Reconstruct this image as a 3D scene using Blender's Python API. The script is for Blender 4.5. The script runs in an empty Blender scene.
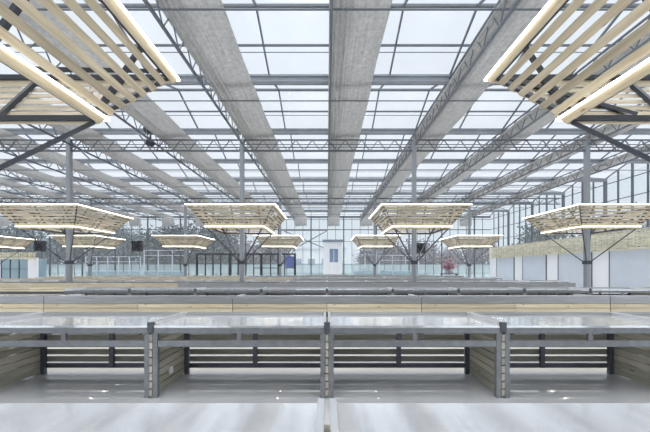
import bpy, math, random
from mathutils import Vector, Matrix
random.seed(7)
SC = bpy.context.scene
COL = SC.collection
H = 1.47                                   # eye height above the hall floor

# ------------------------------------------------------------------ materials
def new_mat(name):
    m = bpy.data.materials.new(name); m.use_nodes = True
    nt = m.node_tree; nt.nodes.clear()
    return m, nt, nt.nodes, nt.links

def principled(name, col, rough=.5, metal=0., noise=0., nscale=(6, 6, 6), bump=0., bscale=(3, 3, 3),
               coat=0., rvar=0., spec=.5, ior=1.5):
    m, nt, N, L = new_mat(name)
    out = N.new('ShaderNodeOutputMaterial'); p = N.new('ShaderNodeBsdfPrincipled')
    L.new(p.outputs[0], out.inputs[0])
    p.inputs['Base Color'].default_value = (*col, 1)
    p.inputs['Roughness'].default_value = rough
    p.inputs['Metallic'].default_value = metal
    p.inputs['Coat Weight'].default_value = coat; p.inputs['IOR'].default_value = ior
    p.inputs['Specular IOR Level'].default_value = spec
    tc = N.new('ShaderNodeTexCoord')
    if noise or rvar:
        mp = N.new('ShaderNodeMapping'); mp.inputs['Scale'].default_value = nscale
        nz = N.new('ShaderNodeTexNoise'); nz.inputs['Scale'].default_value = 1; nz.inputs['Detail'].default_value = 3
        L.new(tc.outputs['Object'], mp.inputs[0]); L.new(mp.outputs[0], nz.inputs['Vector'])
        if noise:
            r = N.new('ShaderNodeValToRGB')
            r.color_ramp.elements[0].position = .3; r.color_ramp.elements[1].position = .7
            r.color_ramp.elements[0].color = (*[c * (1 - noise) for c in col], 1)
            r.color_ramp.elements[1].color = (*[min(1, c * (1 + noise)) for c in col], 1)
            L.new(nz.outputs['Fac'], r.inputs[0]); L.new(r.outputs[0], p.inputs['Base Color'])
        if rvar:
            mr = N.new('ShaderNodeMapRange')
            mr.inputs['To Min'].default_value = max(.02, rough - rvar); mr.inputs['To Max'].default_value = rough + rvar
            L.new(nz.outputs['Fac'], mr.inputs[0]); L.new(mr.outputs[0], p.inputs['Roughness'])
    if bump:
        mp2 = N.new('ShaderNodeMapping'); mp2.inputs['Scale'].default_value = bscale
        n2 = N.new('ShaderNodeTexNoise'); n2.inputs['Scale'].default_value = 1; n2.inputs['Detail'].default_value = 2
        b = N.new('ShaderNodeBump'); b.inputs['Strength'].default_value = bump; b.inputs['Distance'].default_value = .05
        L.new(tc.outputs['Object'], mp2.inputs[0]); L.new(mp2.outputs[0], n2.inputs['Vector'])
        L.new(n2.outputs['Fac'], b.inputs['Height']); L.new(b.outputs[0], p.inputs['Normal'])
    return m

def wood(name, a, b, axis):
    m, nt, N, L = new_mat(name)
    out = N.new('ShaderNodeOutputMaterial'); p = N.new('ShaderNodeBsdfPrincipled'); L.new(p.outputs[0], out.inputs[0])
    p.inputs['Roughness'].default_value = .65
    tc = N.new('ShaderNodeTexCoord'); geo = N.new('ShaderNodeNewGeometry')
    off = N.new('ShaderNodeVectorMath'); off.operation = 'SCALE'; off.inputs[0].default_value = (13, 17, 11)
    L.new(geo.outputs['Random Per Island'], off.inputs['Scale'])
    add = N.new('ShaderNodeVectorMath'); L.new(tc.outputs['Object'], add.inputs[0]); L.new(off.outputs[0], add.inputs[1])
    mp = N.new('ShaderNodeMapping')
    mp.inputs['Scale'].default_value = (1.6, 26, 26) if axis == 'x' else (26, 1.6, 26)
    L.new(add.outputs[0], mp.inputs[0])
    nz = N.new('ShaderNodeTexNoise'); nz.inputs['Scale'].default_value = 1; nz.inputs['Detail'].default_value = 5
    nz.inputs['Distortion'].default_value = .6
    L.new(mp.outputs[0], nz.inputs['Vector'])
    r = N.new('ShaderNodeValToRGB')
    r.color_ramp.elements[0].position = .25; r.color_ramp.elements[1].position = .75
    r.color_ramp.elements[0].color = (*b, 1); r.color_ramp.elements[1].color = (*a, 1)
    L.new(nz.outputs['Fac'], r.inputs[0])
    # knots
    mk = N.new('ShaderNodeMapping'); mk.inputs['Scale'].default_value = (3, 9, 9) if axis == 'x' else (9, 3, 9)
    L.new(add.outputs[0], mk.inputs[0])
    vo = N.new('ShaderNodeTexVoronoi'); vo.inputs['Scale'].default_value = 1; L.new(mk.outputs[0], vo.inputs['Vector'])
    kr = N.new('ShaderNodeValToRGB')
    kr.color_ramp.elements[0].position = .06; kr.color_ramp.elements[1].position = .13
    kr.color_ramp.elements[0].color = (.38, .27, .2, 1); kr.color_ramp.elements[1].color = (1, 1, 1, 1)
    L.new(vo.outputs['Distance'], kr.inputs[0])
    mul = N.new('ShaderNodeMix'); mul.data_type = 'RGBA'; mul.blend_type = 'MULTIPLY'; mul.inputs[0].default_value = .8
    L.new(r.outputs[0], mul.inputs[6]); L.new(kr.outputs[0], mul.inputs[7])
    hs = N.new('ShaderNodeHueSaturation'); L.new(mul.outputs[2], hs.inputs['Color'])
    mr = N.new('ShaderNodeMapRange'); mr.inputs['To Min'].default_value = .68; mr.inputs['To Max'].default_value = 1.12
    L.new(geo.outputs['Random Per Island'], mr.inputs[0]); L.new(mr.outputs[0], hs.inputs['Value'])
    L.new(hs.outputs[0], p.inputs['Base Color'])
    return m

def glass(name, tint, milk, milkcol=(.9, .93, .95), var=0.):
    m, nt, N, L = new_mat(name)
    out = N.new('ShaderNodeOutputMaterial')
    t = N.new('ShaderNodeBsdfTransparent'); t.inputs[0].default_value = (*tint, 1)
    d = N.new('ShaderNodeBsdfTranslucent'); d.inputs[0].default_value = (*milkcol, 1)
    g = N.new('ShaderNodeBsdfGlossy'); g.inputs['Roughness'].default_value = .15
    mx = N.new('ShaderNodeMixShader'); mx.inputs[0].default_value = milk
    L.new(t.outputs[0], mx.inputs[1]); L.new(d.outputs[0], mx.inputs[2])
    mx2 = N.new('ShaderNodeMixShader'); mx2.inputs[0].default_value = .04
    L.new(mx.outputs[0], mx2.inputs[1]); L.new(g.outputs[0], mx2.inputs[2])
    L.new(mx2.outputs[0], out.inputs[0])
    if var:
        tc = N.new('ShaderNodeTexCoord'); nz = N.new('ShaderNodeTexNoise'); nz.inputs['Scale'].default_value = .35
        L.new(tc.outputs['Object'], nz.inputs['Vector'])
        r = N.new('ShaderNodeValToRGB')
        r.color_ramp.elements[0].position = .35; r.color_ramp.elements[1].position = .65
        r.color_ramp.elements[0].color = (*[c * (1 - var) for c in tint], 1); r.color_ramp.elements[1].color = (*tint, 1)
        L.new(nz.outputs['Fac'], r.inputs[0]); L.new(r.outputs[0], t.inputs[0])
    return m

def emit(name, col, s):
    m, nt, N, L = new_mat(name)
    out = N.new('ShaderNodeOutputMaterial'); e = N.new('ShaderNodeEmission')
    e.inputs[0].default_value = (*col, 1); e.inputs[1].default_value = s
    L.new(e.outputs[0], out.inputs[0]); return m

def fabric(name):
    m, nt, N, L = new_mat(name)
    out = N.new('ShaderNodeOutputMaterial')
    tc = N.new('ShaderNodeTexCoord')
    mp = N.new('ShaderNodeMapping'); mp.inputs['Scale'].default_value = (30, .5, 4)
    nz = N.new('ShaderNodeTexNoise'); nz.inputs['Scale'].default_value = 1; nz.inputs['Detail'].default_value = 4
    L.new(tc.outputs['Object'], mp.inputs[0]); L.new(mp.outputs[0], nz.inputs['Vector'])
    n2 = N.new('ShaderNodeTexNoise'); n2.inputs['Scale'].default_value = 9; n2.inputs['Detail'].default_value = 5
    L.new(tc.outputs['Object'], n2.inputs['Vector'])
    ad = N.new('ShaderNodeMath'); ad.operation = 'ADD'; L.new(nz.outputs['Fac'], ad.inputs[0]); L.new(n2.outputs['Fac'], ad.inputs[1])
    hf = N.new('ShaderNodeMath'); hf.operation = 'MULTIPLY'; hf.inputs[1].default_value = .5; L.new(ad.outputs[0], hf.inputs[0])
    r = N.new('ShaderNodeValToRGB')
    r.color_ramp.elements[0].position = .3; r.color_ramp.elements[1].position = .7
    r.color_ramp.elements[0].color = (.37, .365, .36, 1); r.color_ramp.elements[1].color = (.69, .68, .66, 1)  # dark streaks in the colour imitate the shading between pleats
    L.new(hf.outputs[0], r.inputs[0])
    d = N.new('ShaderNodeBsdfDiffuse'); t = N.new('ShaderNodeBsdfTranslucent')
    L.new(r.outputs[0], d.inputs[0]); L.new(r.outputs[0], t.inputs[0])
    b = N.new('ShaderNodeBump'); b.inputs['Strength'].default_value = .35; b.inputs['Distance'].default_value = .03
    L.new(nz.outputs['Fac'], b.inputs['Height']); L.new(b.outputs[0], d.inputs['Normal'])
    mx = N.new('ShaderNodeMixShader'); mx.inputs[0].default_value = .42
    L.new(d.outputs[0], mx.inputs[1]); L.new(t.outputs[0], mx.inputs[2]); L.new(mx.outputs[0], out.inputs[0])
    return m

M = dict(
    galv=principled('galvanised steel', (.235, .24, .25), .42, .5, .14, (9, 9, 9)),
    column=principled('pale galvanised column', (.31, .325, .34), .45, .3, .08, (5, 5, 1)),
    dark=principled('dark painted steel', (.055, .06, .07), .5, .2),
    shade=principled('dark galvanised steel', (.105, .11, .125), .5, .4, .1, (6, 6, 6)),  # darker copy of galv; on rear table parts it paints in under-table shade
    roofsteel=principled('grey roof steel', (.135, .148, .165), .5, .3, .08, (3, 3, 3)),
    gutter=principled('zinc gutter', (.27, .29, .31), .5, .3, .1, (2, 2, 2)),
    tray=principled('brushed sheet steel', (.92, .925, .935), .12, .74, .05, (14, .7, 3), .03, (2.4, .6, 1), rvar=.06),  # lengthwise colour streaks imitate smeared reflections
    rim=principled('bright folded steel edge', (.80, .81, .82), .32, .85, .05, (4, 4, 4)),
    apron=principled('dull steel apron', (.40, .40, .40), .45, .7, .16, (1.5, 30, 30)),
    woodx=wood('pale pine boards', (.80, .72, .53), (.56, .44, .28), 'x'),
    woody=wood('weathered pine boards', (.54, .50, .40), (.38, .35, .28), 'y'),
    woodback=wood('shade-darkened grey boards', (.29, .265, .21), (.20, .18, .145), 'x'),  # back slats coloured darker to deepen the shade under the tables
    lampwood=wood('canopy pine slats', (.66, .565, .40), (.40, .32, .215), 'x'),
    led=emit('warm white strip light', (1, .965, .87), 10.0),
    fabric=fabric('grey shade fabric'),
    roofglass=glass('roof glass', (.775, .825, .885), .10, var=.08),
    wallglass=glass('hazed wall glass', (.90, .94, .97), .07),  # the milky share stands in for outdoor haze
    lowglass=glass('frosted lower glass', (.66, .74, .77), .4, (.72, .80, .83)),
    floor=principled('glossy grey floor', (.71, .71, .72), .04, .25, .04, (.8, .8, .8), .012, (1.1, .9, 1), ior=2.0),
    white=principled('white wall panel', (.90, .90, .91), .5),
    grey=principled('pale grey panel', (.62, .66, .72), .45, 0, .03, (1, 1, 1)),
    lattice=wood('bamboo lattice', (.84, .79, .60), (.70, .65, .47), 'y'),
    banner=principled('blue cloth', (.16, .20, .46), .7),
    black=principled('black plastic', (.02, .02, .024), .5),
    blue=principled('blue door panel', (.24, .32, .46), .5),
    slate=principled('slate blue lintel', (.26, .31, .37), .5),
    ground=principled('outdoor paving', (.42, .43, .42), .9, 0, .1, (.3, .3, .3)),
    bark=principled('bark', (.10, .09, .085), .9),
    leaf=principled('dull foliage', (.06, .085, .088), .8, 0, .35, (.7, .7, .7)),
    leaf2=principled('bare purple twigs', (.15, .13, .15), .8, 0, .3, (.7, .7, .7)),
    render=principled('pale render', (.70, .71, .72), .8),
    socket=principled('white plastic', (.85, .85, .84), .4),
    pink=principled('pink blossom', (.42, .20, .25), .7, 0, .3, (9, 9, 9)),
)

# ------------------------------------------------------------------ mesh builder
class MB:
    def __init__(s): s.v = []; s.f = []
    def hexa(s, p):
        b = len(s.v); s.v += [tuple(q) for q in p]
        for f in ((0, 3, 2, 1), (4, 5, 6, 7), (0, 1, 5, 4), (1, 2, 6, 5), (2, 3, 7, 6), (3, 0, 4, 7)):
            s.f.append(tuple(b + i for i in f))
        return s
    def box(s, x0, x1, y0, y1, z0, z1):
        return s.hexa([(x0, y0, z0), (x1, y0, z0), (x1, y1, z0), (x0, y1, z0),
                       (x0, y0, z1), (x1, y0, z1), (x1, y1, z1), (x0, y1, z1)])
    def bar(s, p, q, w, h=None, up=(0, 0, 1)):
        h = h or w; p = Vector(p); q = Vector(q); d = (q - p).normalized(); u = Vector(up)
        if abs(d.dot(u)) > .99: u = Vector((0, 1, 0))
        a = d.cross(u).normalized() * (w / 2); b = a.cross(d).normalized() * (h / 2)
        return s.hexa([p - a - b, p + a - b, q + a - b, q - a - b, p - a + b, p + a + b, q + a + b, q - a + b])
    def tube(s, p, q, r0, r1=None, n=8, caps=True):
        r1 = r0 if r1 is None else r1
        p = Vector(p); q = Vector(q); d = (q - p).normalized()
        u = Vector((0, 0, 1)) if abs(d.z) < .9 else Vector((1, 0, 0))
        a = d.cross(u).normalized(); b = a.cross(d)
        k = len(s.v)
        for c, r in ((p, r0), (q, r1)):
            for i in range(n):
                t = 2 * math.pi * i / n
                s.v.append(tuple(c + a * (r * math.cos(t)) + b * (r * math.sin(t))))
        for i in range(n):
            j = (i + 1) % n; s.f.append((k + i, k + j, k + n + j, k + n + i))
        if caps:
            s.f.append(tuple(k + i for i in range(n))[::-1]); s.f.append(tuple(k + n + i for i in range(n)))
        return s
    def quad(s, *p):
        b = len(s.v); s.v += [tuple(q) for q in p]; s.f.append(tuple(range(b, b + len(p)))); return s
    def build(s, name, mat, parent=None, loc=None, bevel=0, smooth=False):
        me = bpy.data.meshes.new(name); me.from_pydata(s.v, [], s.f); me.update()
        me.materials.append(mat)
        if smooth:
            for p in me.polygons: p.use_smooth = True
        o = bpy.data.objects.new(name, me); COL.objects.link(o)
        if parent is not None: o.parent = parent
        if loc is not None: o.location = loc
        if bevel:
            md = o.modifiers.new('bevel', 'BEVEL'); md.width = bevel; md.segments = 2; md.limit_method = 'ANGLE'
        return o

def tag(o, label=None, cat=None, group=None, kind=None):
    if label: o['label'] = label
    if cat: o['category'] = cat
    if group: o['group'] = group
    if kind: o['kind'] = kind
    return o
def empty(name, loc=(0, 0, 0), rz=0):
    o = bpy.data.objects.new(name, None); COL.objects.link(o); o.location = loc; o.rotation_euler.z = rz
    o.empty_display_size = .1
    return o
def copy_tree(o, parent=None, skip=()):
    c = o.copy(); COL.objects.link(c)
    if parent is not None: c.parent = parent
    for ch in [k for k in bpy.data.objects if k.parent == o]:
        if ch.name.split('.')[0] not in skip: copy_tree(ch, c, skip)
    return c
def struct(o): o['kind'] = 'structure'; return o

ORD = ['', 'first', 'second', 'third', 'fourth', 'fifth', 'sixth', 'seventh', 'eighth', 'ninth', 'tenth',
       'eleventh', 'twelfth', 'thirteenth', 'fourteenth']

# ------------------------------------------------------------------ hall dimensions
XL, XR = -46.0, 20.0
YB, YF = -5.5, 38.5            # behind the camera .. far glass wall
GZ = H + 6.42                  # gutter top
RZ = H + 7.14                  # ridge
GY = [2.5 + 4 * k for k in range(-2, 10)]     # gutter lines

# ------------------------------------------------------------------ floor, ground
struct(MB().box(XL, XR, YB, YF, -.1, 0).build('floor', M['floor']))
struct(MB().box(-140, 140, -60, 160, -.3, -.12).build('ground', M['ground']))

# ------------------------------------------------------------------ roof
g = MB()
for y in GY[:-1]:
    g.quad((XL, y, GZ), (XR, y, GZ), (XR, y + 2, RZ), (XL, y + 2, RZ))
    g.quad((XL, y + 2, RZ), (XR, y + 2, RZ), (XR, y + 4, GZ), (XL, y + 4, GZ))
struct(g.build('ceiling', M['roofglass']))
n_trim = [0]
def trim(mb, mat, **k):
    n_trim[0] += 1
    return struct(mb.build('trim_%d' % n_trim[0], mat, **k))
for y in GY:
    m = MB()
    m.box(XL, XR, y - .13, y + .13, GZ - .06, GZ)          # wide zinc lip
    m.box(XL, XR, y - .09, y + .09, GZ - .21, GZ - .06)
    trim(m, M['gutter'])
for y in GY[:-1]:
    m = MB()
    m.bar((XL, y + 2, RZ - .03), (XR, y + 2, RZ - .03), .07, .08)
    for f, w in ((.60, .018), (.5, .05)):
        for s in (0, 1):
            yy = y + 2 + f * 2 if s else y + 2 - f * 2
            z = RZ - f * (RZ - GZ) - .03
            m.bar((XL, yy, z), (XR, yy, z), w, w)
    for k in range(-23, 11):
        x = 2 * k + .08
        if x > XR or x < XL: continue
        m.bar((x, y, GZ - .03), (x, y + 2, RZ - .03), .05, .06)
        m.bar((x, y + 2, RZ - .03), (x, y + 4, GZ - .03), .05, .06)
    trim(m, M['roofsteel'])
SIDE = {0: 'at the centre of the hall'}
def place_word(k, what):
    if k == 0: return 'nearest the centre line'
    return '%s %s of the centre %s' % (ORD[abs(k)], 'left' if k < 0 else 'right', what)
# cross tubes under the fabric
for i, y in enumerate([-.5 + 4 * j for j in range(1, 10)]):
    y -= .15
    o = MB().tube((XL, y, H + 6.06), (XR, y, H + 6.06), .022, n=6).build('cross_tube', M['roofsteel'])
    tag(o, 'thin grey steel tube crossing under the fabric bands, %s from the front' % ORD[i + 1], 'tube', 'cross tubes under the roof')

# fabric bands
def band_mesh(seed):
    rnd = random.Random(seed); mb = MB(); nx, y0, y1, ny = 56, -3.0, 37.6, 72
    W = 1.46
    ph = [rnd.uniform(0, 6.3) for _ in range(6)]
    def pt(i, j):
        u = i / nx; y = y0 + (y1 - y0) * j / ny
        x = u * W + .012 * math.sin(y * 1.7 + ph[0]) * (u if u > .5 else 0) + .018 * math.sin(y * .63 + ph[1]) * u
        z = -.03 * math.sin(math.pi * u)
        if u < .42:
            a = min(1, (.42 - u) * 8)
            z += a * (.11 * (1 - abs(math.sin(u * 36 + .25 * math.sin(y * .8 + ph[2])))) ** 1.6 - .085 + .012 * math.sin(u * 171 + y * .3))
        else:
            z += .012 * math.sin(u * 9 + y * .5 + ph[3])
        return (x, y, z)
    for j in range(ny + 1):
        for i in range(nx + 1): mb.v.append(pt(i, j))
    n = nx + 1
    for j in range(ny):
        for i in range(nx): mb.f.append((j * n + i, j * n + i + 1, (j + 1) * n + i + 1, (j + 1) * n + i))
    # gathered layer on top gives the bundle its thickness
    b = len(mb.v)
    for j in range(ny + 1):
        for i in range(nx + 1):
            x, y, z = pt(i, j); u = i / nx
            mb.v.append((x, y, z + .008 + .03 * math.sin(math.pi * u) ** .6))
    for j in range(ny):
        for i in range(nx): mb.f.append((b + j * n + i, b + (j + 1) * n + i, b + (j + 1) * n + i + 1, b + j * n + i + 1))
    for j in range(ny):
        for i in (0, nx):
            mb.f.append((j * n + i, (j + 1) * n + i, b + (j + 1) * n + i, b + j * n + i))
    for i in range(nx): mb.f.append((i, i + 1, b + i + 1, b + i))
    # tail that hangs down at the far end
    e = ny * n; t = len(mb.v)
    for r in range(1, 7):
        for i in range(nx + 1):
            x, y, z = pt(i, ny); mb.v.append((x, y + .05 * math.sin(i * 1.1) * r / 6 + .03 * r, z - .17 * r))
    rows = [list(range(e, e + n))] + [list(range(t + r * n, t + (r + 1) * n)) for r in range(6)]
    for r in range(6):
        for i in range(nx): mb.f.append((rows[r][i], rows[r][i + 1], rows[r + 1][i + 1], rows[r + 1][i]))
    return mb
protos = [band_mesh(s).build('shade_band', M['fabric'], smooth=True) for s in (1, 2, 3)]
BX = lambda k: 3.97 * k + .05
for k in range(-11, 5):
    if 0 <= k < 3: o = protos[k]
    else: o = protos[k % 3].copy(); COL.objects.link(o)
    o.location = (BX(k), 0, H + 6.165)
    tag(o, 'long gathered grey fabric band under the glass roof, ' + place_word(k, 'band'), 'shade cloth', 'fabric bands under the roof')

# lattice girders along the hall
def girder_parts(root, L0, L1, zt, zb, pitch, along='y', w=.05):
    P = (lambda t, z: (0, t, z)) if along == 'y' else (lambda t, z: (t, 0, z))
    MB().bar(P(L0, zt), P(L1, zt), w, w).build('top_chord', M['roofsteel'], root)
    MB().bar(P(L0, zb), P(L1, zb), w * 1.3, w * 1.3).build('bottom_chord', M['roofsteel'], root)
    m = MB(); t = L0
    while t < L1 - pitch:
        m.bar(P(t, zb), P(t + pitch / 2, zt), w * .55)
        m.bar(P(t + pitch / 2, zt), P(t + pitch, zb), w * .55); t += pitch
    m.build('web', M['roofsteel'], root)
gp = None
for k in range(-11, 5):
    if gp is None:
        o = gp = empty('lattice_girder'); girder_parts(o, -3, 38, H + 6.3, H + 5.7, .8)
    else: o = copy_tree(gp)
    o.location = (BX(k) + .05, 0, 0)
    tag(o, 'zigzag lattice girder beside the fabric band running lengthwise, ' + place_word(k, 'girder'), 'girder', 'lengthwise lattice girders')
for i, y in enumerate((14.5, 26.5)):
    o = empty('cross_truss', (0, y, 0))
    girder_parts(o, XL + .1, XR - .3, H + 5.93, H + 5.43, .76, 'x', .06)
    MB().bar((XL + .1, 0, H + 5.6), (XR - .3, 0, H + 5.6), .025).build('middle_rail', M['roofsteel'], o)
    tag(o, ('nearer' if i == 0 else 'farther') + ' shallow zigzag steel truss crossing the whole hall on the columns', 'truss')

# ------------------------------------------------------------------ columns
def column(x, y, label, group):
    o = empty('column', (x, y, 0))
    MB().box(-.09, .09, -.09, .09, .012, H + 5.96).build('post', M['column'], o, bevel=.008)
    MB().box(-.17, .17, -.17, .17, 0, .012).build('base_plate', M['galv'], o)
    tag(o, label, 'column', group)
LX1 = [-11.9, -3.92, 4.02, 12.0]
for x, s in zip(LX1, ('far left', 'left of centre', 'right of centre', 'far right')):
    column(x, 14.5, 'square grey steel column through a wooden canopy in the middle row, ' + s, 'hall columns')
LX2 = [-28, -20, -11.95, -3.95, 4.02, 12.0]
for i, x in enumerate(LX2):
    column(x, 26.5, 'square grey steel column in the farthest canopy row, %s from the left' % ORD[i + 1], 'hall columns')
for x, s in ((-3.86, 'left'), (4.0, 'right')):
    column(x, 2.5, 'square grey column carrying the big near canopy at the upper ' + s, 'hall columns')

# ------------------------------------------------------------------ slatted canopy lamps
TW, BW = 1.77, 1.20; TZ, BZ = H + 2.57, H + 1.75
def slope(t): return (TW + (BW - TW) * t, TZ + (BZ - TZ) * t)     # outward distance, height
SL = math.hypot(TW - BW, TZ - BZ)
ux = Vector((0, (TW - BW) / SL, -(TZ - BZ) / SL))                 # down the slope (front face faces -y)
nr = Vector((0, -(TZ - BZ) / SL, -(TW - BW) / SL))                # outward normal
def slat(mb, t, w, th, ext=0, off=0):
    d, z = slope(t); c = Vector((0, -d, z)) + nr * off
    hw = d + ext
    a = ux * (w / 2); n = nr * (th / 2)
    dw = (TW - BW) / SL * w / 2
    p = [c - a, c + a]
    X0, X1 = Vector((hw + dw, 0, 0)), Vector((hw - dw, 0, 0))
    mb.hexa([p[0] - X0 - n, p[0] + X0 - n, p[1] + X1 - n, p[1] - X1 - n,
             p[0] - X0 + n, p[0] + X0 + n, p[1] + X1 + n, p[1] - X1 + n])
def make_lamp():
    root = empty('canopy_lamp')
    for k in range(4):
        R = k * math.pi / 2
        m = MB()
        for i in range(1, 7): slat(m, i / 7, .084, .010, ext=-.02, off=.006)
        p = m.build('slat_panel', M['lampwood'], root); p.rotation_euler.z = R
        for t in (0., 1.):
            m = MB(); slat(m, t, .10, .024, ext=.03 if t < .5 else .0, off=.012)
            p = m.build('fascia_board', M['lampwood'], root); p.rotation_euler.z = R
        m = MB()
        def on(u, t): return Vector((u, -slope(t)[0], slope(t)[1])) - nr * .03
        for u0, t0, u1, t1 in ((-1.12, .02, -1.12, .98), (0, .02, 0, .98), (1.12, .02, 1.12, .98), (1.55, .05, .35, .95)):
            m.bar(on(u0, t0), on(u1, t1), .045, .045, up=(0, 1, 0))
        m.bar((slope(.03)[0] - .05, -slope(.03)[0] + .05, slope(.03)[1]), (slope(.97)[0] - .05, -slope(.97)[0] + .05, slope(.97)[1]), .05, .05, up=(0, 1, 0))
        for t in (.02, .98):
            d, z = slope(0. if t < .5 else 1.); d -= .045
            m.bar((-d, -d, z), (d, -d, z), .05, .05)
        f = m.build('frame', M['dark'], root); f.rotation_euler.z = R
        for t, e in ((-.055, .05), (.945, .0)):
            d, z = slope(t); c = Vector((0, -d, z)) + nr * .034; hx = -c.y
            l = MB().bar((-hx, c.y, c.z), (hx - .02, c.y, c.z), .016, .022).build('light_strip', M['led'], root); l.rotation_euler.z = R
        d, z = slope(1.0)
        s_ = MB().bar((-.07, -.07, H + .28), (-d + .05, -d + .05, z - .05), .042, .042).build('strut', M['dark'], root); s_.rotation_euler.z = R
    c = MB(); c.box(-.125, .125, -.125, -.092, H + .2, H + .36).box(-.125, .125, .092, .125, H + .2, H + .36)
    c.box(-.125, -.092, -.092, .092, H + .2, H + .36).box(.092, .125, -.092, .092, H + .2, H + .36)
    c.build('collar', M['dark'], root)
    return root
lamp0 = make_lamp(); first = [True]
def lamp(x, y, label):
    o = lamp0 if first[0] else copy_tree(lamp0); first[0] = False
    o.location = (x, y, 0)
    tag(o, label, 'canopy lamp', 'slatted wooden canopy lamps')
lamp(-3.86, 2.5, 'large slatted wooden canopy lamp cut off at the upper left corner')
lamp(4.0, 2.5, 'large slatted wooden canopy lamp cut off at the upper right corner')
for x, s in zip(LX1, ('on the far left column', 'on the column just left of centre', 'on the column just right of centre', 'before the lattice wall at far right')):
    lamp(x, 14.5, 'glowing slatted canopy lamp in the middle row, ' + s)
for i, x in enumerate(LX2):
    lamp(x, 26.5, 'small distant slatted canopy lamp in the farthest row, %s from the left' % ORD[i + 1])

# ------------------------------------------------------------------ tray tables
RIM, SURF = .858, .822
def table_open(W=2.0, D=.85):
    """open front towards -y, slatted back, tray on top; origin at the middle of the front edge"""
    r = empty('tray_table'); w = W / 2 - .012
    t = MB(); t.box(-w, w, .004, D, .798, SURF)
    t.build('tray', M['tray'], r)
    for s in (-1, 1):
        x0, x1 = sorted((s * w, s * (w - .032)))
        MB().box(x0, x1, .03, D, SURF, RIM).build('side_rim', M['rim'], r, bevel=.004)
    MB().box(-w + .032, w - .032, D - .03, D, SURF, RIM - .004).build('back_rim', M['apron'], r, bevel=.003)
    MB().box(-w + .01, w - .01, 0, .05, .733, .797).build('front_beam', M['galv'], r, bevel=.005)
    MB().box(-w + .065, w - .065, .005, .045, .58, .652).build('front_rail', M['galv'], r, bevel=.005)
    MB().box(-.026, .026, .01, .04, .652, .733).build('spacer', M['galv'], r)
    for s in (-1, 1):
        for y0, h in ((.002, .733), (D - .055, .798)):
            x0, x1 = sorted((s * (w - .008), s * (w - .064)))
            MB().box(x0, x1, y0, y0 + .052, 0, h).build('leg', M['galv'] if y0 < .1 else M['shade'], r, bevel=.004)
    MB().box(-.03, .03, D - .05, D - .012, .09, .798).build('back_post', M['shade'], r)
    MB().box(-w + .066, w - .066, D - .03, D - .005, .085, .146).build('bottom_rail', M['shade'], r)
    m = MB()
    for i in range(6):
        z = .170 + .1 * i
        m.box(-w + .066, w - .066, D - .008, D + .008, z - .004, z + .070)
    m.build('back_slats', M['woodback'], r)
    return r
def side_panel(D=.85):
    r = MB()
    for i in range(8):
        z = .02 + .0890 * i
        r.box(-.0165, .0165, .001, D - .02, z, z + .075)
    return r
def table_back(W=4.0, D=1.0):
    """slatted back with deep steel apron towards -y"""
    r = empty('tray_table'); w = W / 2 - .008
    t = MB(); t.box(-w, w, .03, D - .05, SURF - .02, SURF)
    t.build('tray', M['tray'], r)
    for s in (-1, 1):
        x0, x1 = sorted((s * w, s * (w - .032))); MB().box(x0, x1, .03, D - .05, SURF, RIM).build('side_rim', M['rim'], r, bevel=.004)
    MB().box(-w, w, 0, .028, .725, .888).build('apron', M['apron'], r, bevel=.004)
    MB().box(-w, w, D - .05, D, .733, .797).build('front_beam', M['galv'], r)
    m = MB()
    for x0, x1 in ((-w, -.004), (.004, w)):
        for z in (.546, .637):
            m.box(x0, x1, -.004, .022, z, z + .080)
        for z in (.16, .26, .36): m.box(x0, x1, .0, .022, z, z + .08)
    m.build('back_slats', M['woodx'], r)
    MB().box(-w, w, .024, .06, .45, .70).build('middle_rail', M['shade'], r)  # made taller as an added dark backing that darkens the board seam
    for x in (-w + .03, 0, w - .03):
        for y0 in (.024, D - .056):
            MB().box(x - .028, x + .028, y0 + (.04 if y0 < .1 else 0), y0 + .05 + (.04 if y0 < .1 else 0), 0, .72).build('leg', M['shade'], r)
    return r
TA = table_open(); TBk = table_back(); usedA = [False]; usedB = [False]
def put(kind, x, y, label, group, rz=0, skip=()):
    p, u = (TA, usedA) if kind == 'A' else (TBk, usedB)
    if not u[0] and not skip: o = p; u[0] = True
    else: o = copy_tree(p, skip=skip)
    o.location = (x, y, 0); o.rotation_euler.z = rz
    tag(o, label, 'table', group)
    return o
def side(i, n=''):
    """i = 0.5,1.5.. bays from the centre line"""
    return
def bay_word(x, step):
    k = int(abs(x) // step) + 1
    return '%s %s of the centre line' % (ORD[k], 'left' if x < 0 else 'right')
def div_panel(x, y, label, cap=True, rz=0):
    o = empty('slatted_divider', (x, y, 0), rz)
    side_panel().build('boards', M['woody'], o)
    if cap: MB().box(-.033, .033, -.014, -.001, .745, RIM + .002).box(-.033, .033, -.001, .028, RIM - .03, RIM + .002).build('end_cap', M['shade'], o, bevel=.004)
    tag(o, label, 'divider', 'slatted dividers between tables')
    return o
YA, YBB, YC = 3.56, 6.65, 9.53
for x in (-1, 1):
    put('A', x, 1.515, 'shining steel tray table at the bottom edge, %s of the centre rails' % ('left' if x < 0 else 'right'), 'nearest tray tables', math.pi, skip=('front_beam',))
o = div_panel(0, 1.515, 'slatted divider under the two rails at the bottom edge', cap=False, rz=math.pi)
for x in (-5, -3, -1, 1, 3, 5):
    put('A', x, YA, 'open fronted steel tray table in the front row, ' + bay_word(x, 2), 'open tables of the front row')
WHERE = {-4: 'at the left edge', -2: 'left of the middle', 0: 'in the middle', 2: 'right of the middle', 4: 'at the right edge'}
for x in (-4, -2, 0, 2, 4):
    div_panel(x, YA, 'pine slat divider held between steel posts in the front row, ' + WHERE[x])
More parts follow.
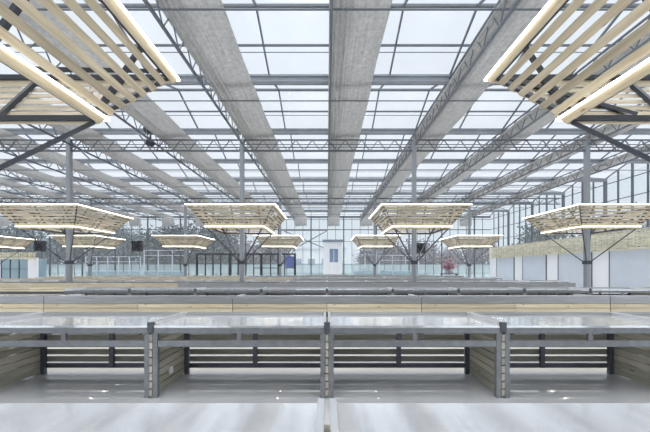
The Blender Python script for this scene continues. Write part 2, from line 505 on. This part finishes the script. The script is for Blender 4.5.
for x in (-8, -4, 0, 4, 8):
    wd = 'on the centre line' if x == 0 else '%s %s of the centre one' % (ORD[abs(x) // 4], 'left' if x < 0 else 'right')
    put('B', x, YBB, 'tray table with steel apron over pine boards, second row, ' + wd, 'pine backed tables of the second row')
for x in range(-7, 12, 2):
    put('A', x, YC, 'open fronted tray table in the third row, ' + bay_word(x, 2), 'open tables of the third row')
for x in range(-6, 11, 2):
    div_panel(x, YC, 'slatted divider with grey cap in the third row, ' + ('on the centre line' if x == 0 else '%s %s of the centre one' % (ORD[abs(x) // 2], 'left' if x < 0 else 'right')))
row = 4
for i in range(4):
    yb = 12.62 + 5.97 * i; ya = 15.5 + 5.97 * i
    for x in range(-20, 11, 4):
        if yb > 29 and x < -2: continue
        wd = 'on the centre line' if x == 0 else '%s %s of the centre one' % (ORD[abs(x) // 4], 'left' if x < 0 else 'right')
        o = put('B', x, yb, 'distant pine backed tray table in the %s row, %s' % (ORD[row], wd), 'pine backed tables of the %s row' % ORD[row])
        if x <= -8 or (i == 1 and x == -4):
            o['label'] = 'distant tray table with pine apron in the %s row, %s' % (ORD[row], wd)
            for ch in [c for c in bpy.data.objects if c.parent == o and c.name.startswith('apron')]:
                ch.material_slots[0].link = 'OBJECT'; ch.material_slots[0].material = M['woodx']
    row += 1
    if ya > 32: break
    for x in range(-19, 12, 2):
        if ya > 29 and x < -2: continue
        put('A', x, ya, 'distant open tray table in the %s row, %s' % (ORD[row], bay_word(x, 2)), 'open tables of the %s row' % ORD[row],
            skip=('spacer', 'back_post'))
    row += 1
# socket on a divider
o = MB().box(-2 + .017, -2 + .045, 3.93, 4.0, .15, .235).build('wall_socket', M['socket'], bevel=.006)
tag(o, 'small white plastic socket box fixed on the slatted divider left of middle', 'socket')

# ------------------------------------------------------------------ glass walls
def glaze_y(name, x0, x1, y, z0, z1, mat): return struct(MB().box(x0, x1, y - .01, y + .01, z0, z1).build(name, mat))
WTOP = GZ
struct(MB().box(XL, XR, YF - .012, YF + .012, 2.0, WTOP).build('window_1', M['wallglass']))
struct(MB().box(XL, XR, YF - .012, YF + .012, 0.0, 2.0).build('window_2', M['lowglass']))
m = MB()
x = XL + .05
while x < XR:
    big = round((x - XL - .05)) % 4 == 0
    m.bar((x, YF - .05, 0), (x, YF - .05, WTOP), .14 if big else .05, .1 if big else .06); x += 1.0
for z, w in ((H + 6.0, .05), (H + 4.75, .09), (H + 3.3, .05), (2.0, .07), (.9, .05), (WTOP - .1, .16)):
    m.bar((XL, YF - .06, z), (XR, YF - .06, z), w)
trim(m, M['roofsteel'])
# braces beside the portal
m = MB()
m.bar((-6.0, YF - .3, H + 4.65), (0.0, YF - .3, H + 4.65), .1)
m.bar((-.05, YF - .3, H + 4.55), (-3.4, YF - .3, H + 2.7), .09); m.bar((-5.2, YF - .3, H + 4.55), (-.4, YF - .3, H + 2.5), .09)
trim(m, M['roofsteel'])
# right wall: glass above, lattice, panels below
struct(MB().box(XR - .012, XR + .012, YB, YF, 3.9, WTOP).build('window_3', M['wallglass']))
tri = MB()
for y in GY[:-1]:
    tri.quad((XR, y, GZ), (XR, y + 4, GZ), (XR, y + 2, RZ))
struct(tri.build('window_4', M['wallglass']))
m = MB()
y = 2.5 - 8
while y < YF:
    big = abs((y - 2.5) % 4) < .01; mid = abs((y - 2.5) % 2) < .01
    top = GZ + (RZ - GZ) * (1 - abs(((y - 2.5) % 4) - 2) / 2)
    w = .2 if big else (.09 if mid else .045)
    m.bar((XR - .06, y, 3.9), (XR - .06, y, top - .03), w, .12); y += 1.0
for z, w in ((H + 6.0, .05), (H + 4.75, .05), (H + 3.4, .05)):
    m.bar((XR - .05, YB, z), (XR - .05, YF, z), w)
for y in GY[:-1]:
    m.bar((XR - .05, y, GZ), (XR - .05, y + 2, RZ), .07); m.bar((XR - .05, y + 2, RZ), (XR - .05, y + 4, GZ), .07)
trim(m, M['roofsteel'])
struct(MB().box(XR - .05, XR + .05, YB, YF, 0, 3.9).build('wall_right', M['white']))
for i, c in enumerate([15.0 - 4.97 + 4.97 * j for j in range(0, 6)]):
    y0, y1 = c + 3.6, c + 3.6 + 3.4
    y0 = 23.65 + 4.9 * (i - 3); y1 = y0 + 3.35
    if y1 > YF: continue
    m = MB().box(XR - .10, XR - .055, y0, y1, .02, 2.72)
    d = m.build('door_%d' % (i + 2), M['grey'], bevel=.005); struct(d)
    MB().box(XR - .13, XR - .05, y0 - .05, y0, 0, 2.74).box(XR - .13, XR - .05, y1, y1 + .05, 0, 2.74).build('door_frame', M['roofsteel'], d)
m = MB(); rnd = random.Random(3)
zs = [2.77 + .098 * i for i in range(12)]
for i, z in enumerate(zs):
    y = YB + 9 + (i % 2) * .22
    while y < 38:
        L_ = rnd.uniform(.25, .36)
        m.box(XR - .30, XR - .25, y, y + L_, z, z + .062); y += .40
for k in range(68):
    y = 3.6 + .5 * k
    m.box(XR - .25, XR - .22, y, y + .04, 2.74, 3.95)
lat = empty('lattice_screen', (0, 0, 0))
m.build('lattice', M['lattice'], lat)
MB().box(XR - .32, XR - .2, 3.5, 38, 2.70, 2.75).box(XR - .32, XR - .2, 3.5, 38, 3.93, 3.97).build('frame', M['lattice'], lat)
mm = MB()
for k in range(9):
    for z in (2.85, 3.8): mm.box(XR - .2, XR - .05, 4 + 4 * k, 4.06 + 4 * k, z, z + .05)
mm.build('bracket', M['shade'], lat)
tag(lat, 'long woven pale wood lattice band along the right wall above the grey doors', 'lattice')
# left wall far away
struct(MB().box(XL - .012, XL + .012, YB, YF, 0, WTOP).build('window_5', M['wallglass']))
m = MB(); y = 2.5 - 8
while y < YF:
    m.bar((XL + .06, y, 0), (XL + .06, y, WTOP), .12 if abs((y - 2.5) % 4) < .01 else .05, .1); y += 1
trim(m, M['roofsteel'])
# wall behind the camera
struct(MB().box(XL, XR, YB - .012, YB + .012, 0, WTOP).build('window_6', M['wallglass']))

# ------------------------------------------------------------------ far end of the hall
p = struct(MB().box(-.45, .3, YF - .5, YF - .2, 0, H + 3.2).box(1.35, 1.8, YF - .5, YF - .2, 0, H + 3.2)
           .box(.3, 1.35, YF - .5, YF - .2, H + 2.4, H + 3.2).box(.3, 1.35, YF - .48, YF - .2, 0, H + .76).build('door_1', M['white']))
MB().box(-.55, 2.0, YF - .6, YF - .15, H + 3.2, H + 3.5).build('lintel', M['slate'], p)
for x0 in (.32, .85):
    MB().box(x0, x0 + .48, YF - .4, YF - .34, H + .78, H + 2.38).build('glazed_leaf', M['blue'], p)
# black steel frames
def frame(x0, x1, y, xs, cross, label):
    o = empty('steel_frame', ((x0 + x1) / 2, y, 0)); c = (x0 + x1) / 2; t = H + 1.5
    MB().box(x0 - c, x1 - c, -.06, .06, t - .16, t).build('top_beam', M['dark'], o)
    for x, w in xs: MB().box(x - c - w / 2, x - c + w / 2, -.05, .05, 0, t - .16).build('post', M['dark'], o)
    for a, b, z in cross: MB().box(a - c, b - c, -.03, .03, z - .04, z + .04).build('crossbar', M['dark'], o)
    tag(o, label, 'steel frame')
Z = 31.0
px = lambda u: (u - 327) * Z / 314
frame(px(195.5), px(279), Z, [(px(u), w) for u, w in ((197, .18), (205.5, .1), (213, .1), (220.5, .08), (230, .28), (238.5, .1), (246, .1), (253.7, .09), (261.4, .24), (270.7, .09), (278, .14))],
      [(px(253.7), px(278), H + .05)], 'long row of black steel frames at the far end, behind the left of centre column')
frame(px(282), px(296), Z, [(px(u), w) for u, w in ((284.7, .1), (295, .2))], [(px(284.7), px(295), H + .05)],
      'narrow black steel frame standing at the right end of the long black frames')
o = MB().box(px(285.6), px(294), Z - .02, Z + .02, H + .1, H + 1.2).build('banner', M['banner'])
tag(o, 'plain blue banner hanging inside the narrow black frame at the far end', 'banner')
# box fans
def fan(x, y, z, label):
    o = empty('box_fan', (x, y, z)); s = .5
    MB().box(-s, s, -.12, -.02, s - .05, s).box(-s, s, -.12, -.02, -s, -s + .05).box(-s, -s + .05, -.12, -.02, -s, s).box(s - .05, s, -.12, -.02, -s, s).build('housing', M['dark'], o)
    MB().box(-s, s, -.02, .12, -s, s).build('back_box', M['shade'], o)
    m = MB()
    for i in range(5):
        a = 2 * math.pi * i / 5
        m.bar((.05 * math.cos(a), -.06, .05 * math.sin(a)), (.42 * math.cos(a), -.07, .42 * math.sin(a)), .2, .02, up=(0, 1, .4))
    m.tube((0, -.1, 0), (0, -.03, 0), .08, n=12)
    m.build('blades', M['black'], o)
    m = MB()
    for rr in (.2, .32, .44):
        for i in range(20):
            a, b = 2 * math.pi * i / 20, 2 * math.pi * (i + 1) / 20
            m.bar((rr * math.cos(a), -.115, rr * math.sin(a)), (rr * math.cos(b), -.115, rr * math.sin(b)), .012)
    m.build('guard', M['shade'], o)
    MB().tube((0, .05, s), (0, .05, H + 6.0 - z), .02).build('hanger', M['galv'], o)
    tag(o, label, 'fan', 'hanging box fans')
fan(-28.3, 31, H + 2.2, 'square black box fan hanging above the kiosk at the far left')
fan(-18.7, 31, H + 2.2, 'square black box fan hanging left of the small lamp, before the far wall')
fan(9.2, 31, H + 2.0, 'square black box fan hanging right of the centre right column')
# black projector hung on the cross truss
o = empty('spotlight', (-7.98, 14.2, H + 6.16))
MB().tube((0, .1, .12), (0, -.24, .05), .17, .2, n=14).build('housing', M['black'], o)
MB().bar((0, 0, -.05), (0, 0, -.4), .05).build('yoke', M['black'], o)
MB().tube((0, .1, -.5), (0, -.16, -.54), .12, .14, n=12).build('lower_lamp', M['black'], o)
tag(o, 'small black spotlight fixed on the truss near the upper left canopy', 'spotlight')
# kiosk at the far left
k = empty('kiosk', (-33, 30, 0))
m = MB().box(-8, 5.3, 0, 1.2, 0, .1)
for a, b in ((-8, -1.3), (1.2, 1.8), (4.4, 5.3)): m.box(a, b, 0, .15, .1, 2.4)
m.box(-8, 5.0, 1.1, 1.2, .1, 2.4)
m.box(-8, 5.3, 0, .15, 2.4, 2.5)
m.build('walls', M['white'], k)
MB().box(5.24, 5.27, .15, 1.1, .1, 2.4).box(-1.3, 1.2, .06, .09, .1, 2.4).box(1.8, 4.4, .06, .09, .1, 2.4).build('glazing', M['lowglass'], k)
m = MB()
for x in (-1.3, -.45, .4, 1.2, 1.8, 2.65, 3.5, 4.35): m.box(x, x + .06, .02, .12, .1, 2.4)
m.box(-1.3, 1.2, .02, .12, 1.4, 1.46).box(1.8, 4.4, .02, .12, 1.4, 1.46).build('glazing_bars', M['roofsteel'], k)
m = MB()
for i in range(9):
    x = -8.1 + (i % 2) * .2
    while x < 5.2: m.box(x, min(x + .34, 5.4), -.25, -.2, 2.35 + .075 * i, 2.35 + .075 * i + .055); x += .44
for i in range(28): m.box(-8 + .49 * i, -7.95 + .49 * i, -.2, -.17, 2.3, 3.0)
m.build('lattice_fascia', M['lattice'], k)
tag(k, 'white kiosk with glass doors and a wooden lattice fascia at the far left', 'kiosk')
# white partition frames behind the left rows
def partition(x0, x1, y, h, label):
    o = empty('partition_frame', ((x0 + x1) / 2, y, 0)); w = (x1 - x0) / 2
    m = MB(); n = max(1, round((x1 - x0) / 1.3))
    for i in range(n + 1):
        x = -w + 2 * w * i / n; m.box(x - .035, x + .035, -.05, .05, 0, h)
    for z in (h, h - .55, 1.2): m.box(-w, w, -.045, .045, z - .035, z + .02)
    m.build('frame', M['grey'], o)
    MB().box(-w, w, -.012, .012, .1, 1.2).build('lower_panels', M['lowglass'], o)
    tag(o, label, 'partition')
partition(-19.5, -15.0, 33.5, H + 1.95, 'white framed partition left of the small lamp beside the far fan')
partition(-26.5, -20.5, 34.5, H + 1.3, 'white framed partition behind the second small lamp from the left')
partition(3.0, 5.6, 35.5, H + 2.1, 'white framed partition under the small lamp right of the blue door')
partition(6.0, 10.5, 36, H + 1.5, 'long white framed partition behind the centre right column')
# flowers
o = empty('flower_stand', (13.6, 35, 0))
MB().box(-.9, .9, -.3, .3, .82, .9).box(-.85, -.78, -.25, .25, 0, .82).box(.78, .85, -.25, .25, 0, .82).build('stand', M['shade'], o)
m = MB(); rnd = random.Random(5)
for i in range(260):
    c = Vector((rnd.gauss(0, .42), rnd.gauss(0, .12), 1.45 + abs(rnd.gauss(0, .42))))
    a = Vector((rnd.uniform(-1, 1), rnd.uniform(-1, 1), rnd.uniform(-1, 1))).normalized() * .1
    b = a.orthogonal().normalized() * .1
    m.quad(c - a, c + b, c + a, c - b)
for i in range(20): m.tube((rnd.uniform(-.6, .6), 0, .9), (rnd.uniform(-.6, .6), 0, 1.7), .02, n=5)
m.build('blossoms', M['pink'], o)
tag(o, 'blurred pink flower display on a stand at the far right, left of the lattice', 'flowers')

# ------------------------------------------------------------------ outside: trees and a pale building
def tree(seed, mat, h=7.5, r=2.8):
    rnd = random.Random(seed); o = empty('tree')
    m = MB(); m.tube((0, 0, -.12), (0, 0, h * .55), .16, .08)
    tips = []
    for i in range(9):
        a = rnd.uniform(0, 6.28); z0 = h * rnd.uniform(.10, .5)
        t = Vector((math.cos(a) * r * rnd.uniform(.4, .8), math.sin(a) * r * rnd.uniform(.4, .8), z0 + h * rnd.uniform(.15, .35)))
        m.tube((0, 0, z0), t, .05, .02, n=5); tips.append(t)
    tips.append(Vector((0, 0, h * .8)))
    m.build('trunk', M['bark'], o)
    m = MB()
    for i in range(2600):
        c = rnd.choice(tips) + Vector((rnd.gauss(0, r * .28), rnd.gauss(0, r * .28), rnd.gauss(0, h * .13)))
        if c.z < .4: continue
        a = Vector((rnd.uniform(-1, 1), rnd.uniform(-1, 1), rnd.uniform(-1, 1))).normalized() * rnd.uniform(.14, .32)
        b = a.orthogonal().normalized() * rnd.uniform(.09, .18)
        m.quad(c - a, c + b, c + a, c - b)
    m.build('foliage', mat, o)
    return o
tp = [tree(1, M['leaf'], 8.5, 3.2), tree(2, M['leaf'], 6.8, 2.8), tree(3, M['leaf2'], 5.6, 2.6)]
spots = [(-47, 46, 1), (-36.5, 53, 0), (-28, 53, 0), (-24, 52, 0), (-16.5, 47, 1), (-62, 50, 0), (-55, 48, 0), (-50, 52, 0), (-44, 48, 1), (-39, 47, 0), (-34.5, 50, 1), (-30, 47, 0), (-26, 49, 1), (-22, 48, 1), (-19, 52, 0),
         (-14, 49, 2), (-9, 50, 2), (8, 54, 2), (11.5, 55, 2), (16, 55, 2), (21, 54, 2), (26, 52, 2),
         (31, 44, 1), (32, 37, 0), (33, 31, 1), (30, 27, 2), (34, 50, 0)]
used = set()
KIND = ['tall dark leafy tree outside behind the glass wall', 'dark leafy tree of middle height outside behind the glass wall', 'low purplish bare tree outside behind the glass wall']
for i, (x, y, t) in enumerate(spots):
    o = tp[t] if t not in used else copy_tree(tp[t]); used.add(t)
    o.location = (x, y, 0); o.rotation_euler.z = i * 1.3; s = 1 + .12 * math.sin(i * 2.1); o.scale = (s, s, s)
    tag(o, KIND[t], 'tree', ['tall dark trees outside', 'middle trees outside', 'bare trees outside'][t])
b = empty('building', (-4.5, 58, -.12))
MB().box(-8, 8, 0, 8, 0, 5.2).build('walls', M['render'], b)
MB().box(-8.2, 8.2, -.2, 8.2, 5.2, 5.5).build('roof', M['grey'], b)
for x in (-6.5, -4, -1.5, 1, 3.5, 6):
    MB().box(x, x + 1.3, -.05, .05, 1.6, 3.4).build('window', M['slate'], b)
tag(b, 'low pale building with dark windows outside behind the far glass wall', 'building')

# ------------------------------------------------------------------ light, world, camera
w = bpy.data.worlds.new('overcast'); SC.world = w; w.use_nodes = True
nt = w.node_tree; nt.nodes.clear(); N = nt.nodes; L = nt.links
out = N.new('ShaderNodeOutputWorld'); bg = N.new('ShaderNodeBackground'); L.new(bg.outputs[0], out.inputs[0])
tc = N.new('ShaderNodeTexCoord'); sx = N.new('ShaderNodeSeparateXYZ'); L.new(tc.outputs['Generated'], sx.inputs[0])
r = N.new('ShaderNodeValToRGB'); L.new(sx.outputs['Z'], r.inputs[0])
e = r.color_ramp.elements
e[0].position = 0.0; e[0].color = (.87, .90, .93, 1)
e[1].position = .86; e[1].color = (7.2, 7.1, 7.1, 1)
x_ = e.new(.35); x_.color = (.80, .83, .87, 1)
x_ = e.new(.64); x_.color = (.79, .84, .89, 1)
L.new(r.outputs[0], bg.inputs[0]); bg.inputs[1].default_value = 1.0

cam = bpy.data.cameras.new('camera'); co = bpy.data.objects.new('camera', cam); COL.objects.link(co)
co.location = (0, 0, H); co.rotation_euler = (math.pi / 2, 0, 0)
cam.sensor_width = 36; cam.lens = 314 / 650 * 36
cam.shift_x = -2 / 650; cam.shift_y = 52.5 / 650; cam.clip_start = .05; cam.clip_end = 400
SC.camera = co
vs = SC.view_settings
vs.view_transform = 'Standard'; vs.look = 'None'; vs.gamma = 1; vs.use_curve_mapping = False
vs.exposure = 0.0
SC.cycles.max_bounces = 10; SC.cycles.diffuse_bounces = 5; SC.cycles.transparent_max_bounces = 24
